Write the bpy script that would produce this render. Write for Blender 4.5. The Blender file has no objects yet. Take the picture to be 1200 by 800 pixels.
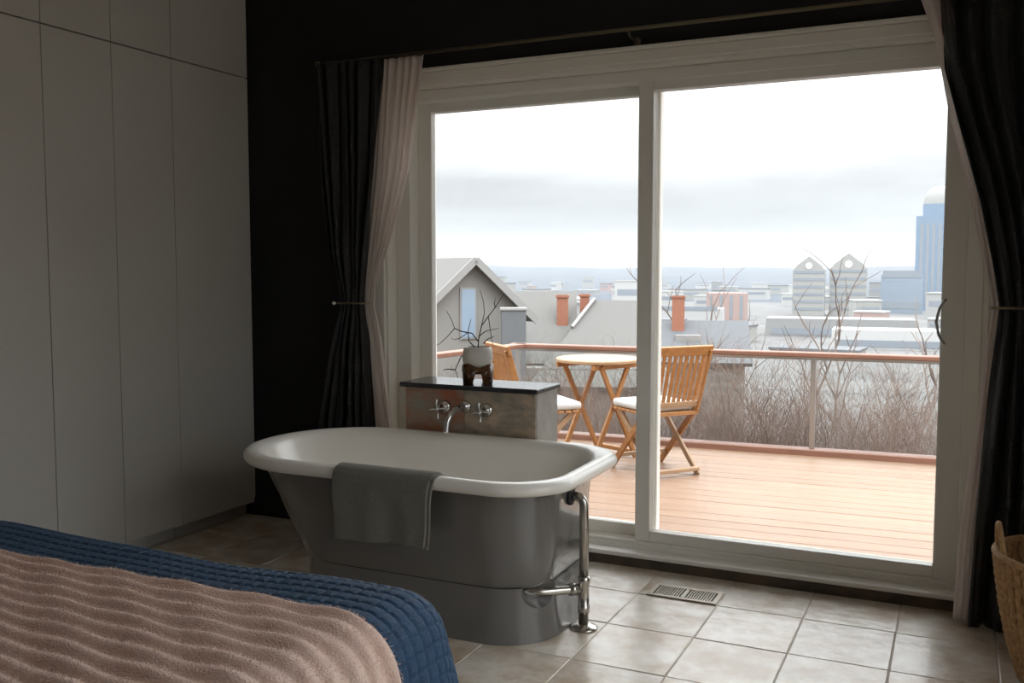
import bpy, bmesh, math, random
import numpy as np
from mathutils import Vector, Matrix

S = bpy.context.scene
COL = S.collection
R = math.radians
rnd = random.Random(7)

# ------------------------------------------------------------------ camera
cam_d = bpy.data.cameras.new('camera')
cam_d.sensor_fit = 'HORIZONTAL'
cam_d.sensor_width = 36.0
cam_d.lens = 36.0 * 1110.0 / 1200.0
cam_d.clip_start = 0.05
cam_d.clip_end = 12000
cam = bpy.data.objects.new('camera', cam_d)
COL.objects.link(cam)
cam.location = (0, 0, 1.32)
cam.rotation_euler = (R(90) - math.atan(82.0 / 1110.0), 0, R(25.4))
S.camera = cam

# ------------------------------------------------------------------ sky (standard overcast: brighter towards the zenith)
W = bpy.data.worlds.new('overcast_sky')
S.world = W
W.use_nodes = True
wn, wl = W.node_tree.nodes, W.node_tree.links
wn.clear()
wo = wn.new('ShaderNodeOutputWorld')
bg = wn.new('ShaderNodeBackground')
tc = wn.new('ShaderNodeTexCoord')
sep = wn.new('ShaderNodeSeparateXYZ')
wl.new(tc.outputs['Generated'], sep.inputs[0])
mp = wn.new('ShaderNodeMapping')
mp.inputs['Scale'].default_value = (1.6, 1.6, 9.0)
wl.new(tc.outputs['Generated'], mp.inputs[0])
cl = wn.new('ShaderNodeTexNoise')
cl.inputs['Scale'].default_value = 2.2
cl.inputs['Detail'].default_value = 5
cl.inputs['Roughness'].default_value = 0.55
wl.new(mp.outputs[0], cl.inputs['Vector'])
# height of the look-up wobbles with the clouds
ma = wn.new('ShaderNodeMath'); ma.operation = 'MULTIPLY_ADD'
ma.inputs[1].default_value = 0.06; ma.inputs[2].default_value = -0.03
wl.new(cl.outputs['Fac'], ma.inputs[0])
ad = wn.new('ShaderNodeMath'); ad.operation = 'ADD'
wl.new(sep.outputs['Z'], ad.inputs[0]); wl.new(ma.outputs[0], ad.inputs[1])
rp = wn.new('ShaderNodeValToRGB')
e = rp.color_ramp.elements
SKY = [(-.2, (.16, .14, .12)), (-.04, (.16, .14, .12)), (-.03, (.27, .28, .29)), (0.006, (.27, .278, .286)), (0.024, (.275, .283, .288)), (0.040, (.163, .170, .177)), (0.085, (.172, .179, .186)),
       (0.15, (.29, .297, .303)), (0.25, (.52, .53, .54)), (0.55, (1.02, 1.04, 1.07)), (1.0, (1.4, 1.43, 1.47))]
SKY = [((p + .2) / 1.2, c) for p, c in SKY]
while len(e) < len(SKY):
    e.new(0.5)
for el, (p, c) in zip(e, SKY):
    el.position = p
    el.color = (*c, 1)
mz = wn.new('ShaderNodeMapRange'); mz.inputs[1].default_value = -.2; mz.inputs[2].default_value = 1.0
wl.new(ad.outputs[0], mz.inputs[0])
wl.new(mz.outputs[0], rp.inputs[0])
md = wn.new('ShaderNodeMix'); md.data_type = 'RGBA'; md.blend_type = 'MULTIPLY'
md.inputs[0].default_value = 0.5
mr = wn.new('ShaderNodeMapRange')
mr.inputs[1].default_value = .35; mr.inputs[2].default_value = .65
mr.inputs[3].default_value = .8; mr.inputs[4].default_value = 1.2
wl.new(cl.outputs['Fac'], mr.inputs[0])
wl.new(rp.outputs[0], md.inputs[6])
wl.new(mr.outputs[0], md.inputs[7])
wl.new(md.outputs[2], bg.inputs['Color'])
bg.inputs['Strength'].default_value = 1.0
wl.new(bg.outputs[0], wo.inputs['Surface'])
W.cycles.sampling_method = 'MANUAL'
W.cycles.sample_map_resolution = 512

S.view_settings.view_transform = 'Standard'
S.view_settings.look = 'None'
S.view_settings.exposure = 2.2
S.view_settings.gamma = 1.0
S.view_settings.use_curve_mapping = False
S.cycles.use_denoising = True
S.cycles.max_bounces = 12
S.cycles.diffuse_bounces = 6
S.cycles.transparent_max_bounces = 24


# ------------------------------------------------------------------ helpers
def N(nt, kind, **kw):
    n = nt.nodes.new(kind)
    for k, v in kw.items():
        n.inputs[k].default_value = v
    return n


MATS = {}


def mat(name, col, rough=.6, metal=0., col2=None, nscale=6., detail=4., bump=0., bscale=40., sheen=0.,
        stretch=(1, 1, 1), rand=0., coat=0., spec=.5, trans=0.):
    """principled material, colour varied by noise and per object, optional fine relief"""
    if name in MATS:
        return MATS[name]
    m = bpy.data.materials.new(name)
    m.use_nodes = True
    nt = m.node_tree
    p = nt.nodes['Principled BSDF']
    p.inputs['Roughness'].default_value = rough
    p.inputs['Metallic'].default_value = metal
    p.inputs['Specular IOR Level'].default_value = spec
    p.inputs['Sheen Weight'].default_value = sheen
    p.inputs['Coat Weight'].default_value = coat
    p.inputs['Base Color'].default_value = (*col, 1)
    t = N(nt, 'ShaderNodeTexCoord')
    mp = N(nt, 'ShaderNodeMapping')
    mp.inputs['Scale'].default_value = stretch
    nt.links.new(t.outputs['Object'], mp.inputs[0])
    src = mp.outputs[0]
    out = None
    if rand or col2:
        oi = N(nt, 'ShaderNodeObjectInfo')
        off = nt.nodes.new('ShaderNodeVectorMath'); off.operation = 'MULTIPLY_ADD'
        cmb = nt.nodes.new('ShaderNodeCombineXYZ')
        for i in range(3):
            nt.links.new(oi.outputs['Random'], cmb.inputs[i])
        off.inputs[1].default_value = (37, 53, 71)
        nt.links.new(cmb.outputs[0], off.inputs[0]); nt.links.new(src, off.inputs[2])
        src = off.outputs[0]
    if col2:
        nz = N(nt, 'ShaderNodeTexNoise', Scale=nscale, Detail=detail, Roughness=.6)
        nt.links.new(src, nz.inputs['Vector'])
        r = nt.nodes.new('ShaderNodeValToRGB')
        r.color_ramp.elements[0].position = .36; r.color_ramp.elements[1].position = .64
        r.color_ramp.elements[0].color = (*col, 1); r.color_ramp.elements[1].color = (*col2, 1)
        nt.links.new(nz.outputs['Fac'], r.inputs[0])
        out = r.outputs[0]
    if rand:
        hs = N(nt, 'ShaderNodeHueSaturation')
        rr = nt.nodes.new('ShaderNodeMapRange')
        rr.inputs[3].default_value = 1 - rand; rr.inputs[4].default_value = 1 + rand
        nt.links.new(oi.outputs['Random'], rr.inputs[0]); nt.links.new(rr.outputs[0], hs.inputs['Value'])
        if out is not None:
            nt.links.new(out, hs.inputs['Color'])
        else:
            hs.inputs['Color'].default_value = (*col, 1)
        out = hs.outputs[0]
    if out is not None:
        nt.links.new(out, p.inputs['Base Color'])
    if bump:
        nb = N(nt, 'ShaderNodeTexNoise', Scale=bscale, Detail=3)
        nt.links.new(src, nb.inputs['Vector'])
        b = N(nt, 'ShaderNodeBump', Strength=bump, Distance=.01)
        nt.links.new(nb.outputs['Fac'], b.inputs['Height'])
        nt.links.new(b.outputs[0], p.inputs['Normal'])
    if trans:
        tl = N(nt, 'ShaderNodeBsdfTranslucent'); tl.inputs[0].default_value = (*col, 1)
        mx = N(nt, 'ShaderNodeMixShader', Fac=trans)
        nt.links.new(p.outputs[0], mx.inputs[1]); nt.links.new(tl.outputs[0], mx.inputs[2])
        nt.links.new(mx.outputs[0], nt.nodes['Material Output'].inputs[0])
    MATS[name] = m
    return m


def glass_mat(name, tint, extra=0.):
    m = bpy.data.materials.new(name); m.use_nodes = True
    nt = m.node_tree; nt.nodes.remove(nt.nodes['Principled BSDF'])
    tr = N(nt, 'ShaderNodeBsdfTransparent'); tr.inputs[0].default_value = (*tint, 1)
    gl = N(nt, 'ShaderNodeBsdfGlossy', Roughness=.02)
    fr = N(nt, 'ShaderNodeFresnel', IOR=1.35)
    mx = N(nt, 'ShaderNodeMixShader')
    nt.links.new(fr.outputs[0], mx.inputs[0]); nt.links.new(tr.outputs[0], mx.inputs[1])
    nt.links.new(gl.outputs[0], mx.inputs[2])
    nt.links.new(mx.outputs[0], nt.nodes['Material Output'].inputs[0])
    MATS[name] = m
    return m


def sheer_mat(name, col, fac):
    m = bpy.data.materials.new(name); m.use_nodes = True
    nt = m.node_tree; p = nt.nodes['Principled BSDF']
    p.inputs['Base Color'].default_value = (*col, 1); p.inputs['Roughness'].default_value = .8
    tl = N(nt, 'ShaderNodeBsdfTranslucent'); tl.inputs[0].default_value = (*col, 1)
    m1 = N(nt, 'ShaderNodeMixShader', Fac=.5)
    nt.links.new(p.outputs[0], m1.inputs[1]); nt.links.new(tl.outputs[0], m1.inputs[2])
    tr = N(nt, 'ShaderNodeBsdfTransparent')
    m2 = N(nt, 'ShaderNodeMixShader', Fac=fac)
    nt.links.new(m1.outputs[0], m2.inputs[1]); nt.links.new(tr.outputs[0], m2.inputs[2])
    nt.links.new(m2.outputs[0], nt.nodes['Material Output'].inputs[0])
    MATS[name] = m
    return m


def tag(o, label=None, cat=None, group=None, kind=None):
    if label: o['label'] = label
    if cat: o['category'] = cat
    if group: o['group'] = group
    if kind: o['kind'] = kind
    return o


def empty(name, loc=(0, 0, 0), rz=0, label=None, cat=None, group=None, kind=None):
    o = bpy.data.objects.new(name, None)
    o.empty_display_size = .1
    COL.objects.link(o); o.location = loc; o.rotation_euler = (0, 0, rz)
    return tag(o, label, cat, group, kind)


def obj(name, me, m=None, parent=None, loc=None, rz=0, smooth=False):
    if isinstance(me, bmesh.types.BMesh):
        b = me; me = bpy.data.meshes.new(name); b.normal_update(); b.to_mesh(me); b.free()
    if smooth:
        me.shade_smooth()
    o = bpy.data.objects.new(name, me)
    COL.objects.link(o)
    if m is not None and not me.materials:
        me.materials.append(MATS[m] if isinstance(m, str) else m)
    if parent is not None:
        o.parent = parent
    if loc is not None:
        o.location = loc
    if rz:
        o.rotation_euler = (0, 0, rz)
    return o


def box(bm, x0, x1, y0, y1, z0, z1, bev=0., seg=1):
    r = bmesh.ops.create_cube(bm, size=1)
    for v in r['verts']:
        v.co = Vector(((x0 + x1) / 2 + v.co.x * (x1 - x0), (y0 + y1) / 2 + v.co.y * (y1 - y0), (z0 + z1) / 2 + v.co.z * (z1 - z0)))
    if bev:
        es = list({ed for v in r['verts'] for ed in v.link_edges})
        bmesh.ops.bevel(bm, geom=es, offset=bev, segments=seg, affect='EDGES', profile=.5)
    return bm


def bx(x0, x1, y0, y1, z0, z1, bev=0., seg=1):
    return box(bmesh.new(), x0, x1, y0, y1, z0, z1, bev, seg)


def bar(bm, p, q, w, t, side=(0, 0, 1), bev=.003):
    """rectangular bar from p to q; w along side, t across"""
    p, q = Vector(p), Vector(q)
    d = q - p; L = d.length; d.normalize()
    s = Vector(side); s = (s - d * s.dot(d))
    if s.length < 1e-4: s = Vector((1, 0, 0)) - d * d.x
    s.normalize(); n = d.cross(s)
    b2 = bmesh.new(); box(b2, -w / 2, w / 2, -t / 2, t / 2, 0, L, bev)
    M = Matrix(((s.x, n.x, d.x, p.x), (s.y, n.y, d.y, p.y), (s.z, n.z, d.z, p.z), (0, 0, 0, 1)))
    b2.transform(M)
    me = bpy.data.meshes.new('tmp'); b2.to_mesh(me); b2.free(); bm.from_mesh(me); bpy.data.meshes.remove(me)
    return bm


def tube(bm, pts, rad, n=10, cap=True):
    """round tube along points; rad a number or one per point"""
    pts = [Vector(p) for p in pts]
    if not hasattr(rad, '__len__'): rad = [rad] * len(pts)
    rings = []
    up = None
    for i, p in enumerate(pts):
        d = (pts[min(i + 1, len(pts) - 1)] - pts[max(i - 1, 0)]).normalized()
        if up is None:
            up = Vector((0, 0, 1)) if abs(d.z) < .9 else Vector((1, 0, 0))
        s = (up - d * up.dot(d)).normalized(); up = s; t = d.cross(s)
        rings.append([bm.verts.new(p + (s * math.cos(a) + t * math.sin(a)) * rad[i]) for a in [2 * math.pi * k / n for k in range(n)]])
    for a, b in zip(rings, rings[1:]):
        for k in range(n):
            bm.faces.new((a[k], a[(k + 1) % n], b[(k + 1) % n], b[k]))
    if cap:
        bm.faces.new(rings[0][::-1]); bm.faces.new(rings[-1])
    return bm


def lathe(bm, prof, n=32, c=(0, 0, 0), axis='z'):
    """profile of (r, h) spun; closes at r = 0"""
    rings = []
    def P(r, h, a):
        if axis == 'z': v = (r * math.cos(a), r * math.sin(a), h)
        elif axis == 'y': v = (r * math.cos(a), -h, r * math.sin(a))   # h points to -Y
        else: v = (h, r * math.cos(a), r * math.sin(a))
        return Vector(v) + Vector(c)
    for r, h in prof:
        if r < 1e-6: rings.append([bm.verts.new(P(0, h, 0))])
        else: rings.append([bm.verts.new(P(r, h, 2 * math.pi * k / n)) for k in range(n)])
    for a, b in zip(rings, rings[1:]):
        if len(a) == 1 and len(b) == 1: continue
        for k in range(n):
            k2 = (k + 1) % n
            if len(a) == 1: bm.faces.new((a[0], b[k2], b[k]))
            elif len(b) == 1: bm.faces.new((a[k], a[k2], b[0]))
            else: bm.faces.new((a[k], a[k2], b[k2], b[k]))
    bmesh.ops.recalc_face_normals(bm, faces=bm.faces)
    return bm


def grid_mesh(name, P):
    """P: (nu, nv, 3) array -> quad grid mesh"""
    nu, nv = P.shape[:2]
    i = np.arange(nu * nv).reshape(nu, nv)
    f = np.stack([i[:-1, :-1], i[1:, :-1], i[1:, 1:], i[:-1, 1:]], -1).reshape(-1, 4)
    me = bpy.data.meshes.new(name)
    me.vertices.add(nu * nv); me.vertices.foreach_set('co', P.reshape(-1).astype(np.float32))
    me.loops.add(f.size); me.loops.foreach_set('vertex_index', f.reshape(-1).astype(np.int32))
    me.polygons.add(len(f)); me.polygons.foreach_set('loop_start', np.arange(0, f.size, 4, dtype=np.int32))
    me.update(calc_edges=True); me.shade_smooth()
    return me


def copy_tree(o, parent=None):
    c = o.copy(); COL.objects.link(c)
    if parent is not None: c.parent = parent
    for ch in list(o.children):
        copy_tree(ch, c)
    return c


def struct(name, bm, m, parent=None, **kw):
    o = obj(name, bm, m, parent, **kw)
    if parent is None: o['kind'] = 'structure'
    return o


def pl(poly):
    """piecewise-linear look-up through sorted (key, value...) rows"""
    a = np.array(sorted(poly), float)
    return lambda z: [np.interp(z, a[:, 0], a[:, k]) for k in range(1, a.shape[1])]


# ------------------------------------------------------------------ materials
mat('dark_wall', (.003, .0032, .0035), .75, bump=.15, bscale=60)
mat('ceiling_paint', (.85, .83, .79), .9)
mat('side_wall', (.76, .74, .70), .85)
mat('white_trim', (.80, .77, .70), .38)
mat('white_vinyl', (.82, .80, .74), .32)
mat('linen_panel', (.52, .505, .47), .62, col2=(.55, .535, .50), nscale=120, bump=.12, bscale=300)
mat('gap_dark', (.03, .022, .015), .9)
mat('slate_tile', (.46, .355, .25), .28, col2=(.74, .70, .63), nscale=6.5, detail=8, bump=.45, bscale=11, rand=.10, spec=.7)
mat('grout', (.50, .45, .38), .85)
mat('dark_stone', (.045, .04, .035), .5, col2=(.12, .08, .05), nscale=9, bump=.4, bscale=18)
mat('veneer_slate', (.30, .28, .22), .5, col2=(.42, .13, .06), nscale=11, detail=6, stretch=(1, 1, 1.8), bump=.6, bscale=14, rand=.25)
mat('veneer_grey', (.20, .20, .175), .5, col2=(.46, .35, .25), nscale=12, detail=6, stretch=(1, 1, 2.2), bump=.6, bscale=14)
mat('pale_slate', (.42, .41, .38), .6, col2=(.52, .50, .46), nscale=10, bump=.4, bscale=20)
mat('black_granite', (.022, .022, .024), .18, col2=(.05, .05, .055), nscale=120)
mat('enamel', (.88, .855, .795), .26, coat=.15)
mat('enamel_outside', (.15, .145, .138), .2, coat=.8)
mat('chrome', (.72, .72, .72), .13, metal=1.)
mat('aged_nickel', (.46, .43, .39), .26, metal=1., col2=(.58, .55, .51), nscale=30)
mat('rubber', (.015, .015, .016), .6)
mat('porcelain_white', (.85, .84, .80), .3)
mat('brown_glaze', (.07, .028, .010), .25, col2=(.14, .06, .02), nscale=22)
mat('cream_ceramic', (.74, .72, .67), .5, bump=.15, bscale=80)
mat('soil', (.05, .035, .025), .95)
mat('twig', (.045, .032, .028), .8)
mat('towel', (.19, .18, .15), .95, col2=(.25, .24, .20), nscale=160, bump=.9, bscale=380, sheen=.3)
mat('navy_quilt', (.0035, .038, .095), .65, col2=(.005, .050, .120), nscale=30, bump=.35, bscale=300, sheen=.04)
mat('blush_fur', (.78, .56, .475), .95, col2=(.85, .65, .56), nscale=40, bump=.6, bscale=240, sheen=.15)
mat('mattress_white', (.6, .6, .58), .9)
mat('bed_wood', (.05, .035, .025), .5)
mat('velvet', (.003, .0028, .0028), .5, col2=(.008, .007, .0068), nscale=55, bump=.6, bscale=90, sheen=.06)
sheer_mat('sheer', (.86, .80, .76), .12)
mat('rod_metal', (.20, .165, .11), .3, metal=1.)
mat('wicker', (.36, .20, .085), .7, col2=(.52, .32, .15), nscale=60, bump=.4, bscale=120)
mat('vent_grey', (.42, .42, .41), .4, metal=.4)
mat('vent_metal', (.40, .34, .27), .4, metal=.3)
mat('deck_wood', (0.227, 0.132, 0.079), .42, col2=(0.280, 0.178, 0.117), nscale=9, detail=6, stretch=(.25, 6, 6), rand=.10, bump=.2, bscale=30)
mat('rail_wood', (0.181, 0.084, 0.053), .45, col2=(0.235, 0.114, 0.076), nscale=8, stretch=(.3, 5, 5))
mat('teak', (0.299, 0.123, 0.031), .45, col2=(0.370, 0.167, 0.048), nscale=12, stretch=(2, 2, 2), bump=.1)
mat('teak_pale', (0.317, 0.194, 0.106), .5, col2=(0.387, 0.246, 0.141), nscale=12)
mat('cushion_white', (0.546, 0.546, 0.537), .85, bump=.3, bscale=60)
mat('steel', (.45, .45, .45), .35, metal=1.)
glass_mat('window_glass', (.985, .99, .985))
glass_mat('rail_glass', (.965, .98, .975))
mat('house_siding', (0.212, 0.204, 0.189), .8)
mat('house_roof', (0.128, 0.125, 0.117), .85, col2=(0.151, 0.148, 0.140), nscale=30)
mat('slate_roof', (0.099, 0.106, 0.114), .7)
mat('house_trim', (0.257, 0.253, 0.246), .6)
mat('flue_grey', (0.114, 0.123, 0.132), .6)
mat('house_pane', (.25, .32, .40), .15)
mat('brick_red', (0.264, 0.101, 0.062), .85, col2=(0.326, 0.150, 0.097), nscale=30)
mat('hill_ground', (0.106, 0.079, 0.061), .95, col2=(0.167, 0.132, 0.110), nscale=.35)
mat('hill_wood', (.03, .042, .06), .95, col2=(.055, .068, .085), nscale=.01)
mat('bare_twig', (0.172, 0.120, 0.099), .9, rand=.2)
mat('bare_bark', (.20, .16, .14), .9, rand=.15)
mat('city_pale', (0.318, 0.318, 0.314), .8, rand=.35)
mat('city_brick', (0.317, 0.220, 0.194), .8)
mat('city_blue', (.19, .235, .29), .35)
mat('city_stone', (0.273, 0.273, 0.257), .8)
mat('city_window', (.20, .225, .255), .2)
mat('tower_blue', (.15, .215, .30), .3)

# ================================================================== THE ROOM
XL, XR, YB, YW, ZC = -4.1, .86, -1.6, 4.0, 2.78

# floor: bed of grout with single slate tiles
floor = struct('floor', bx(XL, XR, YB, 4.2, -.16, -.0025), 'grout')
TX, TY, GX, GY = .3295, .3645, -.18, 3.297
tile_meshes = []
for k in range(6):
    b = bmesh.new()
    box(b, -TX / 2 + .0019, TX / 2 - .0019, -TY / 2 + .0019, TY / 2 - .0019, -.006, 0, .0025)
    for v in b.verts:
        if v.co.z > -.003:
            v.co.z += rnd.uniform(-.0012, .0008)
            v.co.x += rnd.uniform(-.0012, .0012) ; v.co.y += rnd.uniform(-.0012, .0012)
    me = bpy.data.meshes.new('tile'); b.to_mesh(me); b.free()
    me.materials.append(MATS['slate_tile'])
    tile_meshes.append(me)
for i in range(-10, 6):
    for j in range(-7, 2):
        cx, cy = GX + (i + .5) * TX, GY + (j + .5) * TY
        if cy > 4.02 or cx < XL + .1 or cy < .4: continue
        if -1.129 < cx < -.843 and False: continue
        o = obj('tile', rnd.choice(tile_meshes), None, floor, (cx, cy, 0))
        o.rotation_euler.z = rnd.choice((0, math.pi))

struct('wall_left', bx(XL - .15, XL, YB, 4.2, -.16, ZC), 'side_wall')
# right wall, out of the frame, with a window opening added to brighten the room
b = bmesh.new()
box(b, XR, XR + .15, YB, .8, -.16, ZC); box(b, XR, XR + .15, 3.0, 4.2, -.16, ZC)
box(b, XR, XR + .15, .8, 3.0, 2.3, ZC); box(b, XR, XR + .15, .8, 3.0, -.16, .10)
struct('wall_right', b, 'side_wall')
fill_win = empty('added_fill_window', (0, 0, 0), kind='structure')  # unseen window, added to let in more sky light
for (y0, y1, z0, z1) in ((.8, .86, .1, 2.3), (1.875, 1.925, .1, 2.3), (2.94, 3.0, .1, 2.3), (.86, 2.94, .1, .16), (.86, 2.94, 2.24, 2.3)):
    obj('frame', bx(XR + .03, XR + .10, y0, y1, z0, z1), 'white_trim', fill_win)
for (y0, y1) in ((.86, 1.875), (1.925, 2.94)):
    obj('pane', bx(XR + .062, XR + .068, y0, y1, .16, 2.24), 'window_glass', fill_win)
struct('wall_back', bx(XL - .15, XR + .15, YB - .15, YB, -.16, ZC), 'side_wall')
struct('ceiling', bx(XL - .15, XR + .15, YB - .15, 4.2, ZC, ZC + .15), 'ceiling_paint')
OX0, OX1, OZ = -2.585, .085, 2.215         # opening for the sliding door
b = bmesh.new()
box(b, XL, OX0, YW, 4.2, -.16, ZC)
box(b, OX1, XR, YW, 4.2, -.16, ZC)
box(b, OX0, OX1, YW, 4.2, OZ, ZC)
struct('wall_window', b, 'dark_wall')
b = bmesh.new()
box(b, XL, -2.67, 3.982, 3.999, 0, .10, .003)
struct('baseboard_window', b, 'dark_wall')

# casing round the opening
trim = empty('trim_1', (0, 0, 0), kind='structure')
obj('casing_side', bx(-2.672, OX0, 3.972, 3.999, .045, OZ, .004), 'white_trim', trim)
obj('casing_side', bx(OX1, OX1 + .085, 3.972, 3.999, .045, OZ, .004), 'white_trim', trim)
obj('casing_head', bx(-2.672, OX1 + .085, 3.972, 3.999, OZ, OZ + .05, .004), 'white_trim', trim)
obj('casing_cap', bx(-2.69, OX1 + .10, 3.955, 3.999, OZ + .05, OZ + .068, .004), 'white_trim', trim)
obj('reveal', bx(OX0, OX0 + .012, 3.985, 4.2, .045, OZ - .012), 'white_trim', trim)
obj('reveal', bx(OX1 - .012, OX1, 3.985, 4.2, .045, OZ - .012), 'white_trim', trim)
obj('head_reveal', bx(OX0, OX1, 3.985, 4.2, OZ - .012, OZ), 'white_trim', trim)
obj('sill', bx(-2.60, OX1 + .05, 3.972, 4.10, .046, .066, .005, 2), 'white_vinyl', trim)
struct('trim_2', bx(-2.66, OX1 + .6, 3.985, 4.2, -.006, .045, .003), 'dark_stone')

# sliding glass door
door = empty('door_1', (0, 0, 0), kind='structure')
FX0, FX1 = OX0 + .012, OX1 - .012
obj('jamb', bx(FX0, FX0 + .085, 4.065, 4.21, .066, OZ - .012, .004), 'white_vinyl', door)
obj('jamb', bx(FX1 - .06, FX1, 4.065, 4.21, .066, OZ - .012, .004), 'white_vinyl', door)
obj('head_track', bx(FX0, FX1, 4.065, 4.21, 2.15, OZ - .012, .004), 'white_vinyl', door)
obj('bottom_track', bx(FX0, FX1, 4.062, 4.22, .05, .098, .004), 'white_vinyl', door)
obj('track_lip', bx(FX0, FX1, 4.052, 4.066, .06, .088, .003), 'white_vinyl', door)


def sash(name, x0, x1, y0, y1, z0, z1, wl_, wr, wb, wt, gy, depth_r=0):
    s = obj(name, bx(x0, x0 + wl_, y0, y1, z0, z1, .004), 'white_vinyl', door)
    obj('stile', bx(x1 - wr, x1, y0, y1 + depth_r, z0, z1, .004), 'white_vinyl', s)
    obj('bottom_rail', bx(x0 + wl_, x1 - wr, y0, y1, z0, z0 + wb, .004), 'white_vinyl', s)
    obj('top_rail', bx(x0 + wl_, x1 - wr, y0, y1, z1 - wt, z1, .004), 'white_vinyl', s)
    obj('pane', bx(x0 + wl_, x1 - wr, gy, gy + .006, z0 + wb, z1 - wt), 'window_glass', s)
    return s


sash('fixed_sash', -2.49, -1.235, 4.145, 4.195, .096, 2.155, .075, .06, .055, .05, 4.178)
sl = sash('sliding_sash', -1.315, .015, 4.072, 4.135, .096, 2.155, .068, .088, .05, .045, 4.122)
hb = bmesh.new()
tube(hb, [(-.058, 4.072, 1.04), (-.062, 4.045, 1.043), (-.078, 4.035, 1.075), (-.088, 4.03, 1.125), (-.078, 4.035, 1.175),
          (-.062, 4.045, 1.207), (-.058, 4.072, 1.21)], .0055, 8)
obj('pull_handle', hb, 'vent_grey', sl, smooth=True)

# ------------------------------------------------------------------ wardrobe
wd = empty('wardrobe', (-3.46, 2.2, 0), 0, 'tall pale grey linen-textured built-in wardrobe along the left wall', 'wardrobe')
def wpart(name, x0, x1, y0, y1, z0, z1, m, bev=0.):
    return obj(name, bx(x0 + 3.46, x1 + 3.46, y0 - 2.2, y1 - 2.2, z0, z1, bev), m, wd)
wpart('body', -4.095, -3.465, .25, 3.995, .07, 2.775, 'gap_dark')
wpart('kick_board', -4.095, -3.50, .25, 3.46, .0, .068, 'linen_panel')
wpart('kick_board', -4.095, -3.50, 3.464, 3.995, .0, .068, 'linen_panel')
seams = [3.992, 3.457, 3.103, 2.747, 2.392, 2.037, 1.682, 1.327, .972, .617, .262]
for a, c in zip(seams[1:], seams):
    wpart('door_panel', -3.464, -3.44, a + .0016, c - .0016, .072, 2.330, 'linen_panel', .001)
    wpart('upper_panel', -3.464, -3.44, a + .0016, c - .0016, 2.3365, 2.77, 'linen_panel', .001)

# ------------------------------------------------------------------ floor vent
vent = empty('floor_vent', (-.986, 3.733, .0), 0, 'tan metal floor register with two rows of slots near the glass door', 'vent')
obj('well', bx(-.125, .125, -.06, .06, .0006, .0016), 'rubber', vent)
b = bmesh.new()
for (x0, x1, y0, y1) in [(-.143, .143, -.073, -.053), (-.143, .143, .053, .073), (-.143, -.123, -.053, .053), (.123, .143, -.053, .053), (-.008, .008, -.053, .053)]:
    box(b, x0, x1, y0, y1, .0008, .006, .0012)
obj('frame', b, 'vent_metal', vent)
slat = None
for s in (-1, 1):
    for k in range(1, 11):
        x = s * (.008 + .115 * k / 11)
        if slat is None:
            slat = obj('slat', bx(-.0021, .0021, -.054, .054, .0018, .0052), 'vent_metal', vent, (x, 0, 0))
        else:
            c = slat.copy(); COL.objects.link(c); c.location = (x, 0, 0)

# ------------------------------------------------------------------ slate tap stand behind the bath
st = empty('tap_stand', (-1.98, 3.72, 0), 0, 'low slate-clad ledge with black stone top behind the bathtub', 'ledge')
def spart(name, x0, x1, y0, y1, z0, z1, m, bev=.002):
    return obj(name, bx(x0 + 1.98, x1 + 1.98, y0 - 3.72, y1 - 3.72, z0, z1, bev), m, st)
spart('core', -2.30, -1.665, 3.735, 3.968, 0, .79, 'grout', 0)
for (x0, x1, m) in [(-2.312, -2.006, 'veneer_slate'), (-2.004, -1.655, 'veneer_grey')]:
    for (z0, z1) in [(.43, .79), (.068, .428), (0, .066)]:
        spart('slate_tile', x0, x1, 3.722, 3.735, z0, z1, m)
for (z0, z1) in [(.43, .79), (.068, .428), (0, .066)]:
    spart('side_tile', -1.665, -1.653, 3.7355, 3.966, z0, z1, 'pale_slate')
spart('stone_top', -2.335, -1.640, 3.705, 3.970, .791, .812, 'black_granite', .003)

# taps on the slate
tap = empty('bath_taps', (-2.0, 3.722, .705), 0, 'chrome wall-mounted bath spout with two cross handles on slate', 'tap')
def handle(x, z):
    h = obj('escutcheon', lathe(bmesh.new(), [(0, 0), (.033, 0), (.032, .008), (.024, .015), (.013, .018), (.011, .05), (.013, .052), (.013, .062), (0, .062)], 24, (x, 0, z), 'y'), 'chrome', tap, smooth=True)
    c = bmesh.new()
    lathe(c, [(0, .060), (.010, .060), (.011, .068), (.008, .074), (0, .075)], 16, (x, 0, z), 'y')
    for a in (0, 1, 2, 3):
        t = a * math.pi / 2 + .12
        d = Vector((math.cos(t), 0, math.sin(t)))
        p = Vector((x, -.066, z))
        tube(c, [p + d * .006, p + d * .028, p + d * .040, p + d * .046], [.005, .0052, .0072, .0035], 10)
    obj('cross_handle', c, 'chrome', h, smooth=True)
handle(-.106, .002); handle(.108, .0)
b = lathe(bmesh.new(), [(0, 0), (.030, 0), (.029, .006), (.022, .012), (.016, .014), (.016, .02), (0, .02)], 24, (0, 0, .010), 'y')
obj('spout_rosette', b, 'chrome', tap, smooth=True)
b = bmesh.new()
tube(b, [(0, -.015, .010), (-.002, -.045, .011), (-.008, -.08, .004), (-.016, -.11, -.014), (-.022, -.128, -.045), (-.024, -.133, -.085), (-.024, -.134, -.095)],
     [.014, .014, .0145, .015, .015, .0145, .015], 14)
obj('spout', b, 'chrome', tap, smooth=True)

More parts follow.
